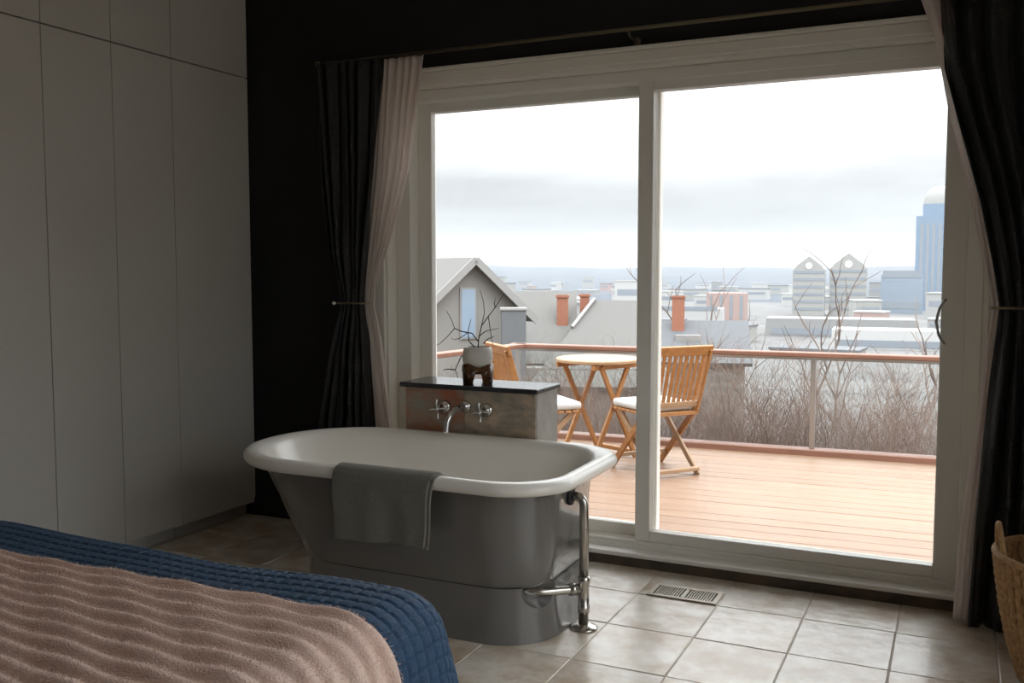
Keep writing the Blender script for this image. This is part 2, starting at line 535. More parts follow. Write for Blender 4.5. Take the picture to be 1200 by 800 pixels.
# plant pot and its branches
pot = empty('plant_pot', (-1.997, 3.84, .8125), 0, 'cream ceramic pot in dark brown footed base with bare twigs', 'plant pot')
obj('bowl', lathe(bmesh.new(), [(0, .062), (.045, .062), (.060, .072), (.069, .10), (.070, .125), (.066, .15), (.061, .163), (.058, .164), (.056, .160), (.058, .14), (.05, .135), (0, .135)], 40), 'cream_ceramic', pot, smooth=True)
b = bmesh.new()
n = 60
ring = []
for k in range(n):                                   # footed ring with three arches cut in the lower edge, wavy upper edge
    a = 2 * math.pi * k / n
    w = math.cos(4 * a + 1.1)
    zlo = .0 if w > -.25 else .044 * min(1, (-.25 - w) / .35) ** .6
    zhi = .082 + .007 * math.cos(4 * a + 1.1) + .003 * math.sin(3 * a)
    ca, sa = math.cos(a), math.sin(a)
    ring.append([b.verts.new((r * ca, r * sa, z)) for r, z in ((.064, zlo), (.0725, zlo), (.0745, zhi), (.067, zhi))])
for k in range(n):
    a, c = ring[k], ring[(k + 1) % n]
    for q in range(4):
        b.faces.new((a[q], c[q], c[(q + 1) % 4], a[(q + 1) % 4]))
bmesh.ops.recalc_face_normals(b, faces=b.faces)
obj('footed_base', b, 'brown_glaze', pot, smooth=True)
obj('soil', lathe(bmesh.new(), [(0, .152), (.03, .153), (.0545, .150), (.0545, .14), (0, .14)], 24), 'soil', pot, smooth=True)
TW = [[(0, 0, .15), (.0, .01, .20), (.02, .0, .26), (.055, -.01, .30), (.09, .0, .345), (.12, .0, .39), (.135, .0, .408)],
      [(.02, .0, .262), (.035, .0, .32), (.03, .0, .37), (.012, .01, .41), (.005, .01, .425)],
      [(-.002, .005, .19), (-.03, .0, .225), (-.08, -.005, .232), (-.12, 0, .245), (-.145, .01, .29), (-.175, .02, .325)],
      [(-.12, 0, .245), (-.15, -.02, .205), (-.185, -.03, .172), (-.2, -.03, .168)],
      [(-.05, 0, .228), (-.085, -.02, .20), (-.11, -.03, .195), (-.125, -.03, .205)],
      [(.0, .01, .21), (.03, .02, .235), (.07, .03, .245), (.09, .04, .25)],
      [(-.01, 0, .155), (-.035, -.02, .19), (-.045, -.01, .23), (-.035, 0, .29)],
      [(.06, -.01, .303), (.075, -.02, .24), (.09, -.03, .185), (.10, -.03, .165)],
      [(-.02, -.01, .15), (-.06, -.05, .12), (-.085, -.06, .06), (-.07, -.06, .02)],
      [(-.085, -.06, .06), (-.12, -.07, .062), (-.14, -.075, .058)],
      [(.09, 0, .345), (.08, .01, .365), (.088, .01, .39)], [(.03, 0, .18), (.05, 0, .20), (.085, 0, .215)]]
for t in TW:
    b = bmesh.new(); n = len(t)
    r0 = .0032 if t[0][2] < .2 else .0022
    tube(b, t, [r0 * (1 - .6 * k / (n - 1)) for k in range(n)], 6)
    obj('twig', b, 'twig', pot, smooth=True)

# ------------------------------------------------------------------ bathtub
def rrect(x0, x1, y0, y1, rl, rr, n=24):
    """rounded rectangle, left corners radius rl, right corners rr; fixed point count"""
    h = (y1 - y0) / 2
    rl = min(rl, h * .98); rr = min(rr, h * .98)
    P = []
    for cx_, cy_, r, a0 in ((x1 - rr, y1 - rr, rr, 0), (x0 + rl, y1 - rl, rl, 90), (x0 + rl, y0 + rl, rl, 180), (x1 - rr, y0 + rr, rr, 270)):
        for k in range(n):
            a = R(a0 + 90 * k / (n - 1))
            P.append((cx_ + r * math.cos(a), cy_ + r * math.sin(a)))
    return P


def loft(rings, cap0=False, cap1=False):
    bm = bmesh.new()
    V = [[bm.verts.new((x, y, z)) for x, y in pts] for pts, z in rings]
    for a, c in zip(V, V[1:]):
        n = len(a)
        for k in range(n):
            bm.faces.new((a[k], a[(k + 1) % n], c[(k + 1) % n], c[k]))
    if cap0: bm.faces.new(V[0][::-1])
    if cap1: bm.faces.new(V[-1])
    bmesh.ops.recalc_face_normals(bm, faces=bm.faces)
    return bm


tub = empty('bathtub', (-1.95, 3.25, 0), 0, 'white freestanding roll-top bathtub on a plinth', 'bathtub')
TO = Vector((-1.95, 3.25, 0))
def tb(o_bm):
    o_bm.transform(Matrix.Translation(-TO)); return o_bm
pr_ = lambda x0, x1, y0, y1, rl, rr, z: (rrect(x0, x1, y0, y1, rl, rr), z)
rm = lambda i, z: pr_(-2.72 + i, -1.20 - i, 2.82 + i, 3.69 - i, .42 - i, .24 - i * .35, z)
rings = [pr_(-2.40, -1.33, 2.95, 3.55, .27, .19, .200),
         pr_(-2.425, -1.318, 2.937, 3.563, .28, .20, .200),
         pr_(-2.435, -1.308, 2.93, 3.57, .29, .20, .212),
         pr_(-2.50, -1.298, 2.913, 3.588, .31, .21, .32),
         pr_(-2.57, -1.292, 2.897, 3.603, .33, .215, .45),
         pr_(-2.635, -1.285, 2.883, 3.618, .35, .22, .555),
         rm(.058, .557), rm(.03, .553), rm(.012, .557), rm(.003, .567), rm(.0, .578), rm(.004, .590), rm(.014, .599), rm(.028, .604),
         rm(.045, .603), rm(.062, .597), rm(.078, .586), rm(.092, .565),
         pr_(-2.60, -1.315, 2.927, 3.583, .32, .20, .52),
         pr_(-2.515, -1.345, 2.955, 3.555, .29, .19, .40),
         pr_(-2.42, -1.37, 2.99, 3.52, .25, .18, .30),
         pr_(-2.32, -1.43, 3.06, 3.45, .18, .17, .262),
         pr_(-2.1, -1.6, 3.18, 3.33, .07, .07, .25)]
basin_bm = tb(loft(rings, True, True))
plinth_bm = tb(loft([pr_(-2.425, -1.285, 2.915, 3.585, .30, .23, .001), pr_(-2.425, -1.285, 2.915, 3.585, .30, .23, .012),
                     pr_(-2.415, -1.298, 2.927, 3.573, .29, .215, .05), pr_(-2.41, -1.306, 2.935, 3.565, .28, .20, .12),
                     pr_(-2.41, -1.306, 2.935, 3.565, .28, .20, .198)], True, True))
basin = obj('basin', basin_bm, 'enamel', tub, smooth=True)
plinth = obj('plinth', plinth_bm, 'enamel_outside', tub, smooth=True)
# outer skin carries the exterior paint
basin.data.materials.append(MATS['enamel_outside'])
for p in basin.data.polygons:
    if p.center.z < .5565 and p.normal.z < .05 and p.index < 96 * 6:
        p.material_index = 1
# scooped recess in the plinth where the waste pipe leaves it
cb = bmesh.new()
bmesh.ops.create_uvsphere(cb, u_segments=32, v_segments=16, radius=1)
cb.transform(Matrix.Translation(Vector((-1.285, 3.03, .185)) - TO) @ Matrix.Diagonal((.115, .085, .075, 1)))
cut = obj('scoop', cb, 'enamel_outside', tub, smooth=True)
for o_ in (plinth,):
    m_ = o_.modifiers.new('scoop', 'BOOLEAN'); m_.object = cut; m_.operation = 'DIFFERENCE'; m_.solver = 'EXACT'
bpy.context.view_layer.update()
dg = bpy.context.evaluated_depsgraph_get()
for o_ in (plinth,):
    nm = bpy.data.meshes.new_from_object(o_.evaluated_get(dg)); o_.modifiers.clear(); o_.data = nm
bpy.data.objects.remove(cut)
for o_ in (basin, plinth):
    es = o_.modifiers.new('edges', 'EDGE_SPLIT'); es.split_angle = R(42)

# waste and overflow pipework
PX, PY = -1.232, 3.215
b = bmesh.new()
pts = [(-1.290, PY, .492), (-1.262, PY, .492), (-1.245, PY, .487), (-1.235, PY, .474), (PX, PY, .455), (PX, PY, .165)]
tube(b, pts, .0175, 16)
ov = obj('overflow_pipe', tb(b), 'aged_nickel', tub, smooth=True)
obj('gasket', tb(lathe(bmesh.new(), [(0, 0), (.034, 0), (.034, .012), (.026, .014), (0, .014)], 24, (-1.291, PY, .492), 'x')), 'rubber', ov, smooth=True)
b = lathe(bmesh.new(), [(0, .008), (.019, .008), (.019, .06), (.0225, .062), (.0225, .085), (.020, .087), (.020, .165), (.0225, .167), (.0225, .195), (.018, .197), (0, .197)], 20, (PX, PY, 0))
obj('waste_pipe', tb(b), 'aged_nickel', tub, smooth=True)
b = lathe(bmesh.new(), [(0, .0006), (.052, .0006), (.053, .004), (.046, .009), (.03, .016), (.02, .018), (0, .018)], 32, (PX, PY, 0))
obj('floor_flange', tb(b), 'aged_nickel', tub, smooth=True)
b = bmesh.new()
tube(b, [(-1.42, 3.03, .165), (-1.33, 3.10, .158), (-1.262, 3.18, .152), (PX, PY, .15)], .016, 14)
tube(b, [(-1.272, 3.17, .1525), (-1.252, 3.192, .1515)], .0225, 14)
obj('drain_elbow', tb(b), 'aged_nickel', tub, smooth=True)

# towel over the near rim
nu, nv = 90, 60
prof = [(2.925, .50), (2.920, .54), (2.912, .575), (2.897, .600), (2.872, .612), (2.846, .612), (2.825, .603), (2.812, .585), (2.806, .56), (2.803, .50), (2.806, .43), (2.812, .34)]
pa = np.array(prof); sl_ = np.concatenate([[0], np.cumsum(np.hypot(*np.diff(pa, axis=0).T))]); sv = np.linspace(0, sl_[-1], nv)
py_, pz_ = np.interp(sv, sl_, pa[:, 0]), np.interp(sv, sl_, pa[:, 1])
u = np.linspace(0, 1, nu)
P = np.zeros((nu, nv, 3))
hang = np.clip((.6 - pz_) / .25, 0, 1) * (np.arange(nv) > 25)
for i, uu in enumerate(u):
    wob = .006 * math.sin(uu * 7) + .004 * math.sin(uu * 17 + 1)
    P[i, :, 0] = -2.055 + .405 * uu - .028 * hang * max(0, uu - .5) * 2 + .004 * np.sin(sv * 20)
    P[i, :, 1] = py_ - hang * (.004 + wob) - .004
    P[i, :, 2] = pz_ + .004 + .012 * hang * uu
tw = obj('towel', grid_mesh('towel', P), 'towel')
tag(tw, 'grey-green terry towel hanging over the bathtub rim', 'towel')
so = tw.modifiers.new('thick', 'SOLIDIFY'); so.thickness = .012; so.offset = 1
# second folded layer at its right edge
P2 = P[-14:, 14:, :].copy(); P2[:, :, 0] += .012; P2[:, :, 1] += np.where(hang[14:] > 0, .009, 0); P2[:, :, 2] -= .006
P2[:, :, 2] -= .004 * hang[14:]
f2 = obj('folded_edge', grid_mesh('folded_edge', P2), 'towel', tw)
so = f2.modifiers.new('thick', 'SOLIDIFY'); so.thickness = .008; so.offset = 1

# ------------------------------------------------------------------ bed
bed = empty('bed', (-2.0, .8, 0), 0, 'low bed in the left foreground under blue quilt and pink throw', 'bed')
obj('bed_base', bx(-.93, .86, -1.0, .92, .0, .27, .02), 'bed_wood', bed)
obj('mattress', bx(-.95, .89, -1.02, .95, .272, .588, .07, 4), 'mattress_white', bed)
CX0, CX1, CY0, CY1 = -2.85, -1.125, -.12, 1.745
BR, TOP = .115, .602


def drape(px, py, lift, top=TOP, flare=.22):
    """lay flat cloth (px, py) over the mattress: bends over the edge with radius BR, then hangs"""
    qx = np.clip(px, CX0, CX1); qy = np.clip(py, CY0, CY1)
    dx, dy = px - qx, py - qy
    d = np.hypot(dx, dy); nn = np.maximum(d, 1e-9)
    ux, uy = dx / nn, dy / nn
    r = BR
    a = np.minimum(d / r, math.pi / 2 - flare)
    a_end = math.pi / 2 - flare
    ext = np.maximum(d - r * a_end, 0)
    hor = r * np.sin(a) + ext * math.sin(flare)
    ver = r * (1 - np.cos(a)) + ext * math.cos(flare)
    nx, ny, nz = ux * np.sin(a), uy * np.sin(a), np.cos(a)
    X = qx + ux * hor + nx * lift; Y = qy + uy * hor + ny * lift; Z = top - ver + nz * lift
    return np.stack([X, Y, Z], -1), np.stack([nx, ny, nz], -1)


q = .036
st_ = q / 8
fx = np.arange(round((CX0 - .25) / q) * q, CX1 + .42, st_)
fy = np.concatenate([np.arange(CY0, 1.35, .034), np.arange(q * 38, CY1 + .42, st_)])
gx, gy = np.meshgrid(fx, fy, indexing='ij')
fr = lambda t: np.abs((t / q + .5) % 1 - .5)          # distance from the nearest stitch line
pf_ = lambda t: 1 - np.exp(-(fr(t) / .10) ** 2)
h = pf_(gx) * pf_(gy)
soft = .010 * np.sin(gx * 5.1 + 1.0) * np.sin(gy * 4.3) + .004 * np.sin(gx * 11 + gy * 9)
P, _ = drape(gx, gy, .0058 * h + soft * .6)
P[:, :, 2] = np.maximum(P[:, :, 2], .03)
ql = obj('quilt', grid_mesh('quilt', P), 'navy_quilt')
tag(ql, 'navy blue square-stitched quilt spread over the bed', 'quilt')

fx = np.arange(CX0 - .2, CX1 + .40, .008)
fy = np.arange(.62, 1.575, .0045)
gx, gy = np.meshgrid(fx, fy, indexing='ij')
per = .052 * (1 + .16 * (gx + 1.5))
wav = .007 * np.sin(gx * 4.3 + gy * 3) + .003 * np.sin(gx * 13 + 2 + gy * 6)
edge = .010 * np.sin(gx * 4.0 + .5)
ph = (1.585 - gy + wav) / per
rid = np.sin(np.pi * (ph % 1) ** 1.7) ** .8
edge_drop = np.clip((1.575 - gy) / .03, 0, 1) ** .5
lift_f = lambda: (.006 + .0145 * rid + .003 * np.sin(gx * 31 + gy * 40)) * edge_drop + .010
P, Nn = drape(gx, gy + edge, lift_f())
th = obj('throw_blanket', grid_mesh('throw_blanket', P), 'blush_fur')
tag(th, 'blush pink ribbed faux-fur throw across the bed', 'blanket')
# fur pile: short tapered blades
rs = np.random.RandomState(3)
nb = 70000
ii = rs.randint(0, P.shape[0], nb); jj = rs.randint(0, P.shape[1], nb)
base = P[ii, jj] + rs.uniform(-.004, .004, (nb, 3)) * [1, 1, .2]
dirn = Nn[ii, jj] * .8 + rs.uniform(-.75, .75, (nb, 3)) + [.1, .25, 0]
dirn /= np.linalg.norm(dirn, axis=1)[:, None]
sd = np.cross(dirn, rs.uniform(-1, 1, (nb, 3))); sd /= np.linalg.norm(sd, axis=1)[:, None]
ln = rs.uniform(.003, .007, nb)[:, None]
tri = np.stack([base - sd * .0007, base + sd * .0007, base + dirn * ln], 1).reshape(-1, 3)
me = bpy.data.meshes.new('fur_pile')
me.vertices.add(len(tri)); me.vertices.foreach_set('co', tri.reshape(-1).astype(np.float32))
me.loops.add(len(tri)); me.loops.foreach_set('vertex_index', np.arange(len(tri), dtype=np.int32))
me.polygons.add(nb); me.polygons.foreach_set('loop_start', np.arange(0, len(tri), 3, dtype=np.int32))
me.update(calc_edges=True)
fo = obj('fur_pile', me, 'blush_fur', th); fo['kind'] = 'stuff'

# ------------------------------------------------------------------ curtains, rod, hold-backs
def curtain(name, rows, Y, pleats, amp, m, label, cat, seed=0, z1=2.33, z0=.015, tie=1.17, thick=.003, back=.0):
    f = pl(rows)
    nu, nv = 40 * max(3, pleats // 2), 110
    r = random.Random(seed)
    ph0 = r.uniform(0, 6)
    zz = np.linspace(z1, z0, nv); uu = np.linspace(0, 1, nu)
    P = np.zeros((nu, nv, 3))
    for j, z in enumerate(zz):
        xl, xr = f(z)
        pinch = math.exp(-((z - tie) / .16) ** 2)
        a = amp * (1 - .55 * pinch)
        w = uu + .025 * np.sin(uu * 13 + z * 2.1 + ph0)
        ys = a * np.sin(2 * math.pi * pleats * w + ph0 + .5 * math.sin(z * 3)) + .3 * a * np.sin(2 * math.pi * pleats * 2.3 * w + z * 4)
        P[:, j, 0] = xl + (xr - xl) * uu + .25 * a * np.cos(2 * math.pi * pleats * w + ph0) * (uu * (1 - uu) * 4) ** .5
        P[:, j, 1] = Y + ys + back * pinch
        P[:, j, 2] = z
    o = obj(name, grid_mesh(name, P), m)
    s_ = o.modifiers.new('thick', 'SOLIDIFY'); s_.thickness = thick
    return tag(o, label, cat)


rod = empty('curtain_rod', (-1.2, 3.885, 2.335), 0, 'thin bronze curtain rod above the sliding glass door', 'curtain rod')
b = bmesh.new(); tube(b, [(-1.69, 0, 0), (1.98, 0, 0)], .0085, 12)
obj('rod', b, 'rod_metal', rod, smooth=True)
for x in (-.10, -1.60, 1.97):
    b = bmesh.new()
    tube(b, [(x, .113, -.028), (x, .02, -.028), (x, .0, -.018), (x, 0, -.008)], .0055, 8)
    lathe(b, [(0, 0), (.018, 0), (.018, .006), (0, .006)], 16, (x, .113, -.028), 'y')
    obj('bracket', b, 'rod_metal', rod, smooth=True)
obj('finial', lathe(bmesh.new(), [(0, -.03), (.014, -.02), (.016, -.008), (.01, 0), (0, 0)], 16, (-1.69, 0, 0), 'x'), 'rod_metal', rod, smooth=True)

curtain('velvet_curtain', [(2.33, -2.90, -2.525), (1.8, -2.87, -2.562), (1.4, -2.83, -2.61), (1.165, -2.775, -2.645), (1.02, -2.82, -2.625), (.55, -2.92, -2.590), (0., -2.96, -2.58)],
        3.87, 6, .028, 'velvet', 'dark velvet curtain tied back left of the glass door', 'curtain', 1)
curtain('sheer_curtain', [(2.33, -2.56, -2.305), (1.8, -2.60, -2.385), (1.45, -2.64, -2.50), (1.30, -2.65, -2.57), (1.165, -2.66, -2.602), (.98, -2.645, -2.56), (.55, -2.63, -2.508), (0, -2.62, -2.49)],
        3.905, 6, .012, 'sheer', 'pale sheer curtain tied back beside the dark curtain, left of the door', 'curtain', 2, thick=.001)
curtain('velvet_curtain', [(2.33, -.105, .75), (2.05, -.083, .75), (1.865, -.035, .73), (1.558, .05, .68), (1.30, .105, .60), (1.19, .122, .58), (1.07, .112, .60), (.82, .095, .66), (.57, .08, .70), (.31, .068, .72), (0, .058, .72)],
        3.82, 11, .03, 'velvet', 'dark velvet curtain tied back at the right edge of the photo', 'curtain', 3)
curtain('sheer_curtain', [(2.33, -.175, .02), (2.17, -.118, .02), (1.865, -.058, .03), (1.558, .022, .09), (1.30, .078, .12), (1.19, .100, .135), (1.07, .088, .125), (.82, .068, .13), (.57, .04, .12), (.31, .018, .10), (0, .006, .09)],
        3.862, 3, .010, 'sheer', 'thin sheer curtain edging the right-hand dark curtain', 'curtain', 4, thick=.001)

def holdback(x0, x1, y, z, sgn, label):
    hbk = empty('curtain_holdback', (x0, 3.999, z), 0, label, 'holdback')
    b = bmesh.new()
    w = x1 - x0
    tube(b, [(0, 0, 0), (0, y - 3.999 + .02, 0), (w * .12, y - 3.999, 0), (w * .5, y - 4.008, .002), (w * .92, y - 3.999, 0), (w, y - 3.96, .0)], .005, 8)
    obj('hook', b, 'rod_metal', hbk, smooth=True)
    obj('knob', lathe(bmesh.new(), [(0, 0), (.007, 0), (.012, .008), (.012, .018), (.006, .024), (0, .025)], 16, (-sgn * .004, y - 3.999 + .015, 0), 'y'), 'chrome', hbk, smooth=True)
    return hbk
holdback(-2.785, -2.610, 3.835, 1.165, 1, 'slim metal holdback gripping the left curtains')
holdback(.215, .09, 3.775, 1.19, -1, 'slim metal holdback gripping the right curtains')

# ------------------------------------------------------------------ woven basket
BC = (.372, 3.42, 0)
bk = empty('woven_basket', BC, 0, 'tall braided seagrass basket with loop handles at the right edge', 'basket')
H = .415
NB = 46
braid_me = []
for v_ in range(2):                                   # upright braided strands, bulging at every plait
    nz_, nr = 44, 7
    zz = np.linspace(.006, H - .004, nz_)
    V = np.zeros((nz_, nr, 3))
    for i, z in enumerate(zz):
        t = z / H
        r0 = .160 + .085 * t ** .8 + .008 * math.sin(t * math.pi)
        fat = (.0125 + .0045 * t) * (.78 + .30 * abs(math.sin(z * math.pi / .026 + v_ * math.pi / 2)))
        sway = .0032 * math.sin(z * math.pi / .026 + v_ * math.pi / 2)
        for m_ in range(nr):
            c = 2 * math.pi * m_ / nr
            V[i, m_] = (r0 + fat * math.cos(c) * .8, sway + fat * math.sin(c), z)
    idx = np.arange(nz_ * nr).reshape(nz_, nr)
    F = [(int(idx[i, m_]), int(idx[i + 1, m_]), int(idx[i + 1, (m_ + 1) % nr]), int(idx[i, (m_ + 1) % nr])) for i in range(nz_ - 1) for m_ in range(nr)]
    F += [tuple(int(k) for k in idx[0]), tuple(int(k) for k in idx[-1][::-1])]
    me = bpy.data.meshes.new('braid'); me.from_pydata(V.reshape(-1, 3).tolist(), [], F); me.update(); me.shade_smooth()
    me.materials.append(MATS['wicker']); braid_me.append(me)
for k in range(NB):
    obj('braid', braid_me[k % 2], None, bk, (0, 0, 0), 2 * math.pi * k / NB)
b = bmesh.new()
tube(b, [(.248 * math.cos(R(a_)), .248 * math.sin(R(a_)), H) for a_ in range(0, 361, 6)], .0125, 8, False)
obj('rim', b, 'wicker', bk, smooth=True)
obj('bottom', lathe(bmesh.new(), [(0, .002), (.155, .002), (.158, .014), (0, .014)], 40), 'wicker', bk)
for a0 in (R(186), R(20)):
    b = bmesh.new(); pts = []
    for k in range(13):
        t = k / 12
        a = a0 + R(34) * (t - .5) * 2 * .55
        pts.append((.243 * math.cos(a), .243 * math.sin(a), H - .02 + .115 * math.sin(math.pi * t)))
    tube(b, pts, .0085, 8)
    obj('handle', b, 'wicker', bk, smooth=True)

# ================================================================== OUTSIDE: THE DECK
DZ = -.06
DA = math.atan2(.096, 1.717)                          # the deck is turned a little from the wall
deck = empty('deck', (-1.84, 7.26, DZ), DA, kind='structure')
obj('joists', bx(-1.9, 4.6, -3.06, .02, -.30, -.03), 'bare_bark', deck)
bwid = .142
nbd = 21
bmesh_deck = bx(-1.87, 4.6, -bwid / 2 + .0025, bwid / 2 - .0025, -.027, 0, .003)
first = None
for k in range(nbd):
    y = -bwid * (k + .5)
    if first is None:
        first = obj('deck_board', bmesh_deck, 'deck_wood', deck, (0, y, 0))
    else:
        c = first.copy(); COL.objects.link(c); c.location = (rnd.uniform(-.01, .01), y, rnd.uniform(-.0012, .0012))
obj('edge_board', bx(-1.90, 4.6, .0, .13, -.03, .045, .006), 'rail_wood', deck)
obj('edge_board', bx(-2.03, -1.88, -3.06, .13, -.03, .045, .006), 'rail_wood', deck)

rail = empty('deck_railing', (-1.84, 7.26, DZ), DA, 'wooden-topped deck railing with steel posts and clear glass panels', 'railing')
RZ = .775
obj('top_rail', bx(-1.60, 4.6, .01, .12, RZ - .035, RZ, .006), 'rail_wood', rail)
obj('under_rail', bx(-1.60, 4.6, .045, .085, RZ - .058, RZ - .035), 'steel', rail)
# side run back towards the house
b = bmesh.new(); bar(b, (-1.50, .08, RZ - .0175), (-1.78, -1.2, RZ - .0175), .035, .11, bev=.005)
bar(b, (-1.78, -1.2, RZ - .0175), (-1.83, -3.0, RZ - .0175), .035, .11, bev=.005)
obj('top_rail', b, 'rail_wood', rail)
for x in (-1.54, .853, 3.0):
    obj('post', bx(x - .019, x + .019, .045, .085, .0, RZ - .055, .003), 'steel', rail)
obj('post', bx(-1.79, -1.75, -1.22, -1.18, 0, RZ - .04, .003), 'steel', rail)
for x0, x1 in ((-1.515, .830), (.876, 2.975)):
    obj('glass_panel', bx(x0, x1, .061, .069, .05, RZ - .06), 'rail_glass', rail)


# folding chairs, cushions, table
def make_chair(label, loc, rz):
    t = empty('folding_chair', loc, rz, label, 'chair', 'teak folding chairs on the deck')
    for s in (-1, 1):
        y = .205 * s
        b = bmesh.new(); bar(b, (.225, y, .0), (-.215, y, .46), .045, .020, (1, 0, 0)); obj('front_leg', b, 'teak', t)
        b = bmesh.new(); bar(b, (-.27, y * .86, .0), (.175, y * .86, .425), .040, .020, (1, 0, 0)); obj('rear_leg', b, 'teak_pale', t)
        b = bmesh.new(); bar(b, (-.195, y, .42), (-.325, y * 1.08, .86), .045, .020, (1, 0, 0)); obj('back_post', b, 'teak', t)
    obj('stretcher', bx(-.285, -.245, -.18, .18, .03, .055, .003), 'teak_pale', t)
    obj('stretcher', bx(.13, .165, -.19, .19, .085, .11, .003), 'teak_pale', t)
    obj('seat_rail', bx(-.215, -.18, -.215, .215, .405, .43, .003), 'teak', t)
    for k in range(7):
        x = -.15 + k * .054
        obj('seat_slat', bx(x - .022, x + .022, -.215, .215, .418, .434, .003), 'teak', t)
    b = bmesh.new(); bar(b, (-.318, -.245, .855), (-.318, .245, .855), .065, .024, (-.28, 0, .95)); obj('top_rail', b, 'teak', t)
    b = bmesh.new(); bar(b, (-.215, -.20, .485), (-.215, .20, .485), .04, .022, (-.28, 0, .95)); obj('lower_rail', b, 'teak_pale', t)
    for k in range(9):
        y = -.168 + k * .042
        b = bmesh.new(); bar(b, (-.216, y * .97, .49), (-.314, y * 1.08, .84), .026, .012, (0, 1, 0), .002)
        obj('back_slat', b, 'teak', t)
    return t


def make_cushion(label, loc, rz):
    nu, nv = 24, 24
    b = bmesh.new()
    box(b, -.185, .225, -.205, .205, 0, .055, .022, 3)
    return tag(obj('seat_cushion', b, 'cushion_white', None, loc, rz, smooth=True), label, 'cushion', 'white cushions on the deck chairs')


c1, a1 = (-1.91, 6.33, DZ), math.atan2(.62, -.78)
c2, a2 = (-2.63, 6.01, DZ), math.atan2(.70, .71)
make_chair('teak folding chair right of the small deck table, slatted back showing', c1, a1)
make_cushion('white cushion on the deck chair right of the table', (c1[0], c1[1], DZ + .436), a1)
make_chair('teak folding chair left of the deck table, behind the plant pot', c2, a2)
make_cushion('white cushion on the deck chair left of the table', (c2[0], c2[1], DZ + .436), a2)

tab = empty('folding_table', (-2.43, 6.60, DZ), R(-25), 'small round wooden folding table between the two deck chairs', 'table')
obj('table_top', lathe(bmesh.new(), [(0, .715), (.300, .715), (.310, .720), (.310, .735), (.304, .742), (0, .742)], 48), 'teak_pale', tab)
for s in (-1, 1):
    obj('apron', bx(s * .185 - .012, s * .185 + .012, -.24, .24, .675, .714, .003), 'teak', tab)
    b = bmesh.new(); bar(b, (s * .165, -.21, .0), (s * .165, .16, .70), .038, .022, (0, 1, 0)); obj('leg', b, 'teak', tab)
    b = bmesh.new(); bar(b, (s * .195, .21, .0), (s * .195, -.16, .70), .038, .022, (0, 1, 0)); obj('leg', b, 'teak', tab)
obj('stretcher', bx(-.16, .16, -.20, -.17, .03, .06, .003), 'teak', tab)
obj('stretcher', bx(-.19, .19, .17, .20, .03, .06, .003), 'teak', tab)

# ================================================================== OUTSIDE: LAND, SHRUBS, HOUSES, CITY
def land_z(x, y):
    d = np.hypot(x, y)
    z = np.interp(d, [0, 8, 14, 30, 70, 200, 420, 2000, 2600, 3600, 6000], [-1.1, -1.15, -2.2, -5.5, -11, -24, -31, -31, -12, 22, 26])
    far = np.clip((d - 2100) / 800, 0, 1)
    az = np.arctan2(x, y)
    z = z + far * (7 * np.sin(az * 9 + .5) + 4 * np.sin(az * 23 + 1) + 2 * np.sin(az * 61)) * np.clip((d - 2100) / 1500, 0, 1)
    return z + .12 * np.sin(x * 1.3) * np.sin(y * 1.1) * np.clip((d - 8) / 6, 0, 1)


rr_ = np.concatenate([np.linspace(4.3, 30, 40), np.geomspace(32, 6000, 90)])
az_ = np.linspace(R(-88), R(60), 220)
rg, ag = np.meshgrid(rr_, az_, indexing='ij')
gx, gy = rg * np.sin(ag), np.maximum(rg * np.cos(ag), 4.25)
P = np.stack([gx, gy, land_z(gx, gy)], -1)[:, ::-1]
near = obj('ground', grid_mesh('ground', P[:52]), 'hill_ground'); near['kind'] = 'structure'
mat('valley_ground', (.095, .095, .095), .95, col2=(.14, .138, .135), nscale=.03)
vall = obj('valley_floor', grid_mesh('valley_floor', P[51:100]), 'valley_ground'); vall['kind'] = 'structure'
farh = obj('hills', grid_mesh('hills', P[99:]), 'hill_wood'); farh['kind'] = 'structure'


def shrub(loc, h, w, n, seed, label):
    r = random.Random(seed)
    t = empty('bare_shrub', loc, 0, label, 'shrub', 'bare twiggy shrubs beyond the deck')
    V, F = [], []
    def seg(p, q, r0, r1):
        d = (q - p).normalized(); s = d.orthogonal().normalized(); n_ = d.cross(s); k = len(V)
        for c, rad in ((p, r0), (q, r1)):
            for a in range(3):
                V.append(c + (s * math.cos(a * 2.094) + n_ * math.sin(a * 2.094)) * rad)
        for a in range(3):
            F.append((k + a, k + (a + 1) % 3, k + 3 + (a + 1) % 3, k + 3 + a))
    def grow(p, d, L, rad, lev):
        for i in range(4):
            q = p + d * (L / 4)
            seg(p, q, rad, rad * .82)
            if lev < 2:
                for _ in range(r.choice((1, 2, 2))):
                    nd = (d + Vector((r.uniform(-1, 1), r.uniform(-1, 1), r.uniform(-.6, .7))) * .95).normalized()
                    grow(q, nd, L * r.uniform(.4, .62), rad * .6, lev + 1)
            d = (d + Vector((r.uniform(-.4, .4), r.uniform(-.4, .4), r.uniform(-.28, .22)))).normalized()
            p = q; rad *= .82
    for _ in range(n):
        p = Vector((r.uniform(-w, w) * .8, r.uniform(-w, w) * .7, 0))
        d = Vector((r.uniform(-.7, .7), r.uniform(-.6, .6), 1)).normalized()
        grow(p, d, h * r.uniform(.55, .95), .0068, 0)
    for v in V:                                       # keep the crown compact and rounded
        q = math.hypot(v.x, v.y)
        if q > w:
            v.x *= (w + (q - w) * .15) / q; v.y *= (w + (q - w) * .15) / q
        if v.z > h: v.z = h + (v.z - h) * .35
        if v.z < 0: v.z = -v.z * .3
    me = bpy.data.meshes.new('twigs'); me.from_pydata([tuple(v) for v in V], [], F); me.update()
    o = obj('twigs', me, 'bare_twig', t); o['kind'] = 'stuff'
    return t


